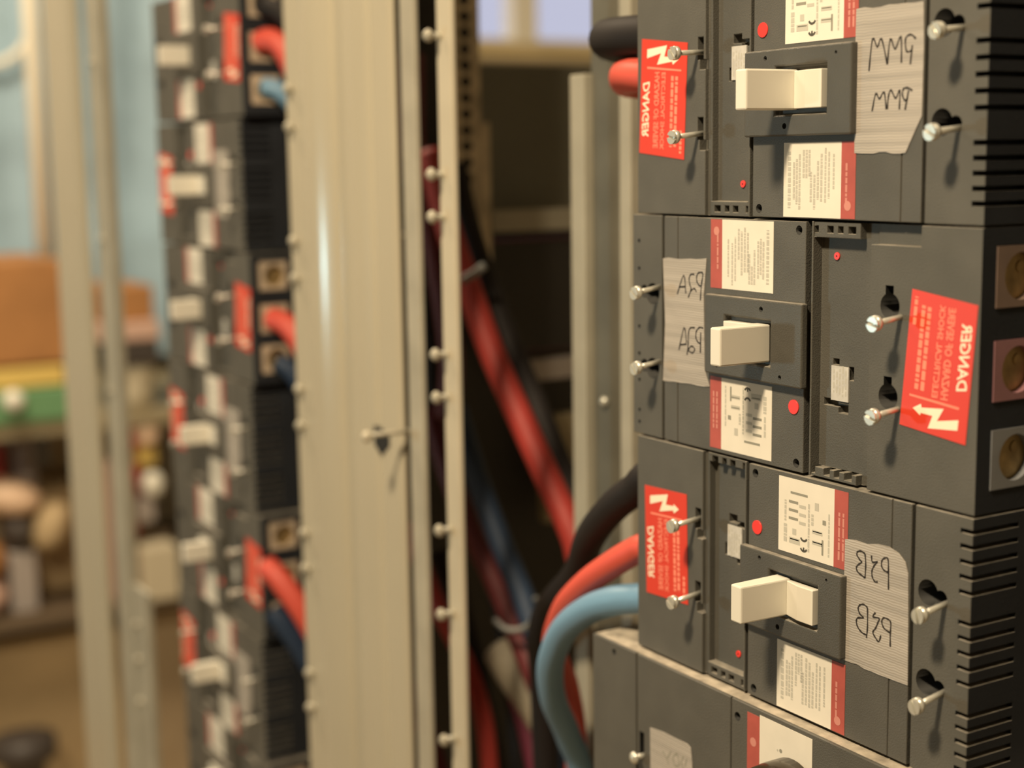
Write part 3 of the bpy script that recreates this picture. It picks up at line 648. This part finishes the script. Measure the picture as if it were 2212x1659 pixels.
cable(c['blackC'], 8.2, 'cable_black', 'black cable curving down from the third right-hand breaker, above the red one', pre=[(-1.5, 230, 20)], post_=[(-214, 560, 82)])
c['redC'][-2:] = [(-139, 386, 48), (-152, 430, 62)]
cable(c['redC'], 7.0, 'cable_red', 'red cable curving down from the third right-hand breaker between black and blue ones', pre=[(-1.5, 266, 20)], post_=[(-158, 500, 66), (-158, 560, 66)])
c['blueC'][-1] = (-143, 449, 60)
cable(c['blueC'], 7.6, 'cable_blue', 'light blue cable looping down from the third right-hand breaker', pre=[(-1.5, 293, 20)], post_=[(-146, 540, 62)])
cable(c['redbig'], 9.2, 'cable_red_shaded', 'thick red cable running diagonally across the dark bay', post_=[(-195, 390, 140), (-110, 520, 170)])
cable(c['blackbig'], 8.5, 'cable_black', 'thick black cable lying along the right of the diagonal red one', post_=[(-215, 390, 165), (-140, 520, 200)])
cable(c['darkred'], 9, 'cable_dark_red', 'deep red cable running down left of the rail with round screws', pre=[(-440, 0, 112)])
cable(c['blueB'], 8.5, 'cable_navy', 'dark blue cable running diagonally below the thick red one')
cable(c['redB'], 8, 'cable_dark_red', 'dark red cable under the dark blue one, held by a grey tie')
cable(c['redlow'], 6.5, 'cable_red_shaded', 'thinner red cable showing low down beside the rail with round screws')
cable(c['crimson'], 8, 'cable_dark_red', 'dark crimson cable at the bottom between the two narrow rails')
cable(c['blackB'], 9, 'cable_black', 'black cable hanging behind the rail with round screws')
c['blackD'] = [(p[0]+4, p[1], p[2]-14) for p in c['blackD']]
cable(c['blackD'], 9, 'cable_black', 'black cable at the bottom of the bay left of the cream duct')
cable(c['duct'], 14.5, 'duct_cream', 'broad cream flexible duct crossing the bottom of the bay', cat='duct', name='flexible_duct')
cable(c['purple'], 7, 'cable_purple', 'purplish cable at the bottom beneath the cream duct')
cable(c['tie1'], 2.0, 'tie', 'pale grey tie with round end hooked round the dark red cable', cat='cable tie', name='cable_tie')
cable(c['tie2'], 3.0, 'tie', 'short pale tie at the top of the thick diagonal cables', cat='cable tie', name='cable_tie')
cable(c['lredA'], 9, 'cable_red', 'blurred red cable from the topmost left-hand breaker', pre=[(-560, -18, 42)][:0])
cable(c['lblueA'], 7.5, 'cable_blue', 'blurred blue cable from the topmost left-hand breaker')
cable(c['lblackA'], 8, 'cable_black', 'blurred black cable from the topmost left-hand breaker')
cable(c['lredB'], 9, 'cable_red', 'blurred red cable from the third left-hand breaker')
cable(c['lblueB'], 8, 'cable_navy', 'blurred blue cable from the third left-hand breaker')
cable(c['lredC'], 9.5, 'cable_red', 'blurred red cable from the fifth left-hand breaker')
cable(c['lblueC'], 8.5, 'cable_navy', 'blurred dark blue cable from the fifth left-hand breaker')

# ------------------------------------------------------------------ room
def struct(name, boxes, m):
    mb = MB()
    for b in boxes: mb.box(*b, m)
    o = mb.build(name); tag(o, kind='structure'); return o
UL, UR, NF, NB, VC, VF = -3000, 2000, -2600, 2800, -1350, 1450
struct('floor', [(UL-100, UR+100, VF, VF+60, NF-100, NB+100)], 'floor_tan')
struct('ceiling', [(UL-100, UR+100, VC-60, VC, NF-100, NB+100)], 'wall_paint')
struct('wall_right', [(UR, UR+100, VC, VF, NF-100, NB+100)], 'wall_paint')
struct('wall_front', [(UL-100, UR, VC, VF, NF-100, NF)], 'wall_paint')
struct('wall_back', [(UL-100, UR, VC, VF, NB, NB+100)], 'wall_paint')
wn0, wn1, wv0, wv1 = 1350, 2250, -1050, -232
struct('wall_left', [(UL-100, UL, VC, VF, NF, wn0), (UL-100, UL, VC, VF, wn1, NB), (UL-100, UL, VC, wv0, wn0, wn1), (UL-100, UL, wv1, VF, wn0, wn1)], 'wall_paint')
w = empty('window_1', (UL, wv1, (wn0+wn1)/2), kind='structure')
og = (UL, wv1, (wn0+wn1)/2)
mb = MB()
for b in ((wv0, wv0+40, wn0, wn1), (wv1-14, wv1, wn0, wn1), (wv0, wv1, wn0, wn0+40), (wv0, wv1, wn1-40, wn1)): mb.box(UL-70, UL-10, *b, 'cream')
mb.build('window_frame', w, og)
mb = MB(); mb.box(UL-70, UL-10, wv0+40, wv1-14, 1756, 1832, 'cream'); mb.build('mullion', w, og)
mb = MB(); mb.box(UL-60, UL+40, wv1, wv1+42, wn0-40, wn1+40, 'wood'); mb.build('window_sill', w, og, bevel=3)
mb = MB(); mb.box(UL-42, UL-38, wv0+40, wv1-14, wn0+40, wn1-40, 'glass'); mb.build('pane', w, og)

# storage along the far wall
def B(name, key, u0, u1, m, label, cat, parent=None, vb=None):
    a, b, c_, d = BG[key]; d = vb if vb is not None else d
    mb = MB(); mb.box(u0, u1, c_, d, a, b, m)
    o = mb.build(name, None, ((u0+u1)/2, d, (a+b)/2), bevel=4); tag(o, label, cat); return o
SH1, SH2 = 563, 953
for vv, th, m, lab in ((SH1, 30, 'shelf_olive', 'upper blurred wall shelf carrying the brown box and folders'), (SH2, 22, 'shelf_dark', 'lower dark wall shelf carrying bundles and tins')):
    org = (-2600, vv+th, 500)
    r = empty('wall_shelf', org, lab, 'shelf')
    mb = MB(); mb.box(-2995, -2350, vv, vv+th, 40, 1000, m); mb.build('shelf_board', r, org)
    for n in (120, 900):
        mb = MB(); mb.prism([(-2995, vv+th), (-2500, vv+th), (-2995, vv+th+36)], n-6, n+6, 'shelf_dark'); mb.v = [(a, b, c) for a, b, c in mb.v]; mb.build('bracket', r, org)
# blue sheeting hung on the wall above the shelf
mb = MB(); a, b, t, d = BG['tarp']; nx, nz = 36, 10; a, b, t, d = 60, 1000, -800, 520
for sgn, off in ((1, 0.0), (-1, 4.0)):
    vs = []
    for i in range(nx+1):
        for j in range(nz+1):
            x = i/nx; y = j/nz
            vs.append((-2900+off*-1+22*math.sin(x*17+y*2.0)*(0.5+0.5*y)+12*math.sin(x*41+y*5), t+(d-t)*y, a+(b-a)*x))
    fs = [(i*(nz+1)+j, (i+1)*(nz+1)+j, (i+1)*(nz+1)+j+1, i*(nz+1)+j+1) for i in range(nx) for j in range(nz)]
    mb.add(vs, fs, 'blue_sheet', True)
o = mb.build('plastic_sheet', None, (-2900, 330, 400)); tag(o, 'pale blue plastic sheeting hung behind the shelf', 'sheet')
mb = MB(); tube(mb, [(-2860, -420, 420), (-2858, -250, 428), (-2856, -190, 415), (-2856, -150, 370), (-2858, -140, 300), (-2860, -160, 200)], 9, 'cream')
o = mb.build('hanging_rope', None, (-2860, -160, 200)); tag(o, 'cream rope looping across the blue sheeting', 'rope')
mb = MB(); mb.cyl((-2600, 366), 17, -1340, 557, 'cream', axis='v', seg=20)
mb2 = MB(); mb2.lathe((-2600, 366), [(17, -1345), (17, 562)], 'cream', axis='v', seg=20)
o = mb2.build('pale_upright', None, (-2600, 562, 366)); tag(o, 'pale upright cylinder in front of the blue sheeting', 'pipe')  # cylinder in one even cream colour

B('cardboard_box', 'box1', -2640, -2350, 'cardboard', 'large brown cardboard box at the far left on the upper shelf', 'box')
B('file_folder', 'yellow', -2620, -2345, 'yellow', 'yellow folder lying under the large brown box', 'folder', vb=497)
B('file_folder', 'green', -2620, -2340, 'green', 'green folder lying under the yellow one', 'folder', vb=SH1)
B('cardboard_box', 'box2', -2560, -2360, 'cardboard', 'small brown carton on top of the pink pack', 'box', vb=384)
B('paper_pack', 'pink', -2580, -2350, 'pink_goods', 'pinkish paper pack under the small brown carton', 'pack', vb=423)
B('tool_case', 'darkgrey', -2580, -2350, 'dark_goods', 'dark tool case above the cream tub', 'case', vb=471)
def lathe_thing(name, key, u, m, label, cat, prof, vb):
    a, b, t, d = BG[key]; r_ = (b-a)/2; hgt = vb-t
    mb = MB(); mb.lathe((u, (a+b)/2), [(r_*x, vb-hgt*y) for x, y in prof], m, axis='v', seg=24)
    o = mb.build(name, None, (u, vb, (a+b)/2)); tag(o, label, cat); return o
lathe_thing('cream_tub', 'offw', -2400, 'cream_goods', 'round cream tub on the upper shelf beneath the dark case', 'tub', [(0.8, 0), (0.95, 0.3), (1, 0.8), (1.03, 0.85), (1.03, 0.98), (0.9, 1.0)], SH1)
BALL = [(0.05, 0), (0.5, 0.07), (0.87, 0.25), (1.0, 0.5), (0.87, 0.75), (0.5, 0.93), (0.05, 1.0)]
mb = MB(); mb.lathe((224, 516), [(2, -2312), (16, -2314), (20, -2322), (20, -2338), (2, -2339)], 'white_goods', axis='n', seg=20)
mb.v = [(n_, v_, u_) for (u_, v_, n_) in mb.v]
o = mb.build('round_cap', None, (-2330, 516, 224)); tag(o, 'shiny white round cap stuck on the front of the green folder', 'cap')
B('red_carton', 'redbox', -2640, -2540, 'red_goods', 'red carton at the far left on the lower shelf', 'box', vb=SH2-213)
lathe_thing('grey_jar', 'greyjar', -2590, 'grey_goods', 'rounded grey jar beside the red carton', 'jar', [(0.9, 0), (1, 0.1), (1, 0.75), (0.7, 0.9), (0.6, 1)], 740)
def sack(name, u, n, v, ru, rn, rv, m, label, cat, tilt=0.0):
    mb = MB(); seg, rows = 20, 10; vs = []
    for j in range(rows+1):
        ph = math.pi*j/rows
        for i in range(seg):
            th = 2*math.pi*i/seg; k = 1+0.05*math.sin(3*th+j)
            x = ru*math.sin(ph)**0.7*math.cos(th)*k; y = rn*math.sin(ph)**0.7*math.sin(th)*k; z = -rv*math.cos(ph)
            vs.append((u+x, v+z*math.cos(tilt)+y*math.sin(tilt), n+y*math.cos(tilt)-z*math.sin(tilt)))
    fs = [(j*seg+i, j*seg+(i+1) % seg, (j+1)*seg+(i+1) % seg, (j+1)*seg+i) for j in range(rows) for i in range(seg)]
    mb.add(vs, fs, m, True); o = mb.build(name, None, (u, v+rv, n)); tag(o, label, cat); return o
sack('paper_roll', -2440, 226, 722, 60, 62, 34, 'peach', 'peach coloured bundle below the red carton', 'bundle', 0.25)
sack('paper_roll', -2430, 300, 788, 60, 36, 52, 'cardboard_pale', 'tan rounded bundle just left of the far upright', 'bundle', 0.5)
sack('tool_pouch', -2440, 236, 790, 60, 30, 34, 'dark_goods', 'black pouch between the peach and tan bundles', 'pouch')
sack('leather_pouch', -2440, 178, 842, 60, 34, 38, 'cardboard', 'brown pouch at the far left edge of the lower shelf', 'pouch')
B('grey_carton', 'grey2', -2520, -2400, 'grey_goods', 'grey upright carton under the black pouch', 'box', vb=SH2)
sack('fabric_bundle', -2440, 170, 912, 60, 42, 38, 'pink_goods', 'pinkish bundle standing at the far left end of the lower shelf', 'bundle')
# the riser the lower shelf goods stand on
B('stack_of_boards', 'grey2', -2600, -2440, 'shelf_olive', 'stack of tan boards behind the lower shelf goods', 'boards', vb=SH2) if False else None
mb = MB(); mb.box(-2800, -2520, 742, SH2, 60, 400, 'cardboard_pale'); o = mb.build('cardboard_box', None, (-2660, SH2, 230), bevel=5); tag(o, 'pale cardboard box standing behind the bundles on the lower shelf', 'box')
mb = MB(); mb.box(-2850, -2600, 600, SH2, 410, 560, 'cardboard_pale'); o = mb.build('cardboard_box', None, (-2725, SH2, 485), bevel=5); tag(o, 'narrow pale cardboard box behind the red tins on the lower shelf', 'box')
lathe_thing('red_tin', 'redr', -2420, 'red_goods', 'red tin under the upper shelf, right of the far upright', 'tin', [(1, 0), (1, 0.9), (0.9, 1)], 655)
sack('pale_bulb', -2380, 492, 613, 25, 25, 27, 'peach', 'pale peach round bulb in front of the red tin', 'bulb')  # plain peach colour, no emission
B('yellow_carton', 'yel2', -2440, -2380, 'yellow', 'small yellow carton under the pale bulb', 'box', vb=681)
lathe_thing('red_tin', 'red2', -2420, 'red_goods', 'lower red tin beside a small white ball', 'tin', [(1, 0), (1, 0.9), (0.9, 1)], 745)
sack('white_ball', -2380, 500, 721, 22, 22, 25, 'white_goods', 'small white ball right of the lower red tin', 'ball')
lathe_thing('red_tin', 'red3', -2420, 'red_goods', 'lowest dark red tin above the tan block', 'tin', [(1, 0), (1, 0.9), (0.9, 1)], 830)
B('grey_block', 'grey3', -2440, -2380, 'grey_goods', 'grey block right of the lowest red tin', 'block', vb=800)
B('pink_tube', 'pinkv', -2440, -2350, 'pink_goods', 'tall pinkish packing tube beside the far upright', 'tube', vb=SH2)
mb = MB(); mb.box(-2450, -2398, 830, SH2, 452, 540, 'shelf_dark'); o = mb.build('crate', None, (-2400, SH2, 496), bevel=3); tag(o, 'dark crate carrying the tins on the lower shelf', 'crate')
mb = MB(); mb.box(-2395, -2330, 842, SH2, 455, 530, 'cream_goods'); o = mb.build('tan_block', None, (-2360, SH2, 492), bevel=3); tag(o, 'tan block just left of the fifth left-hand breaker', 'block')
B('cardboard_box', 'carton', -2800, -2440, 'cardboard_pale', 'big pale cardboard box on the floor under the shelf', 'box', vb=1450)
BG['carton2'] = (473, 620, 1010, 1167)
B('cardboard_box', 'carton2', -2800, -2450, 'floor_tan', 'dull tan cardboard box on the floor at the right end of the shelf', 'box', vb=1450)
mb = MB()
for k in range(5): 
    pts = [(-2330+14*k+62*math.cos(t), 1180-12*(k % 2)+0*t, 194+62*math.sin(t)) for t in [i*math.pi/8 for i in range(17)]]
mb.lathe((-2300, 195), [(30, 1450), (34, 1300), (40, 1220), (62, 1205), (62, 1170), (30, 1160)], 'dark_goods', axis='v', seg=24)
o = mb.build('black_bucket', None, (-2300, 1450, 195)); tag(o, 'black stool-like bucket at the bottom left corner', 'bucket')
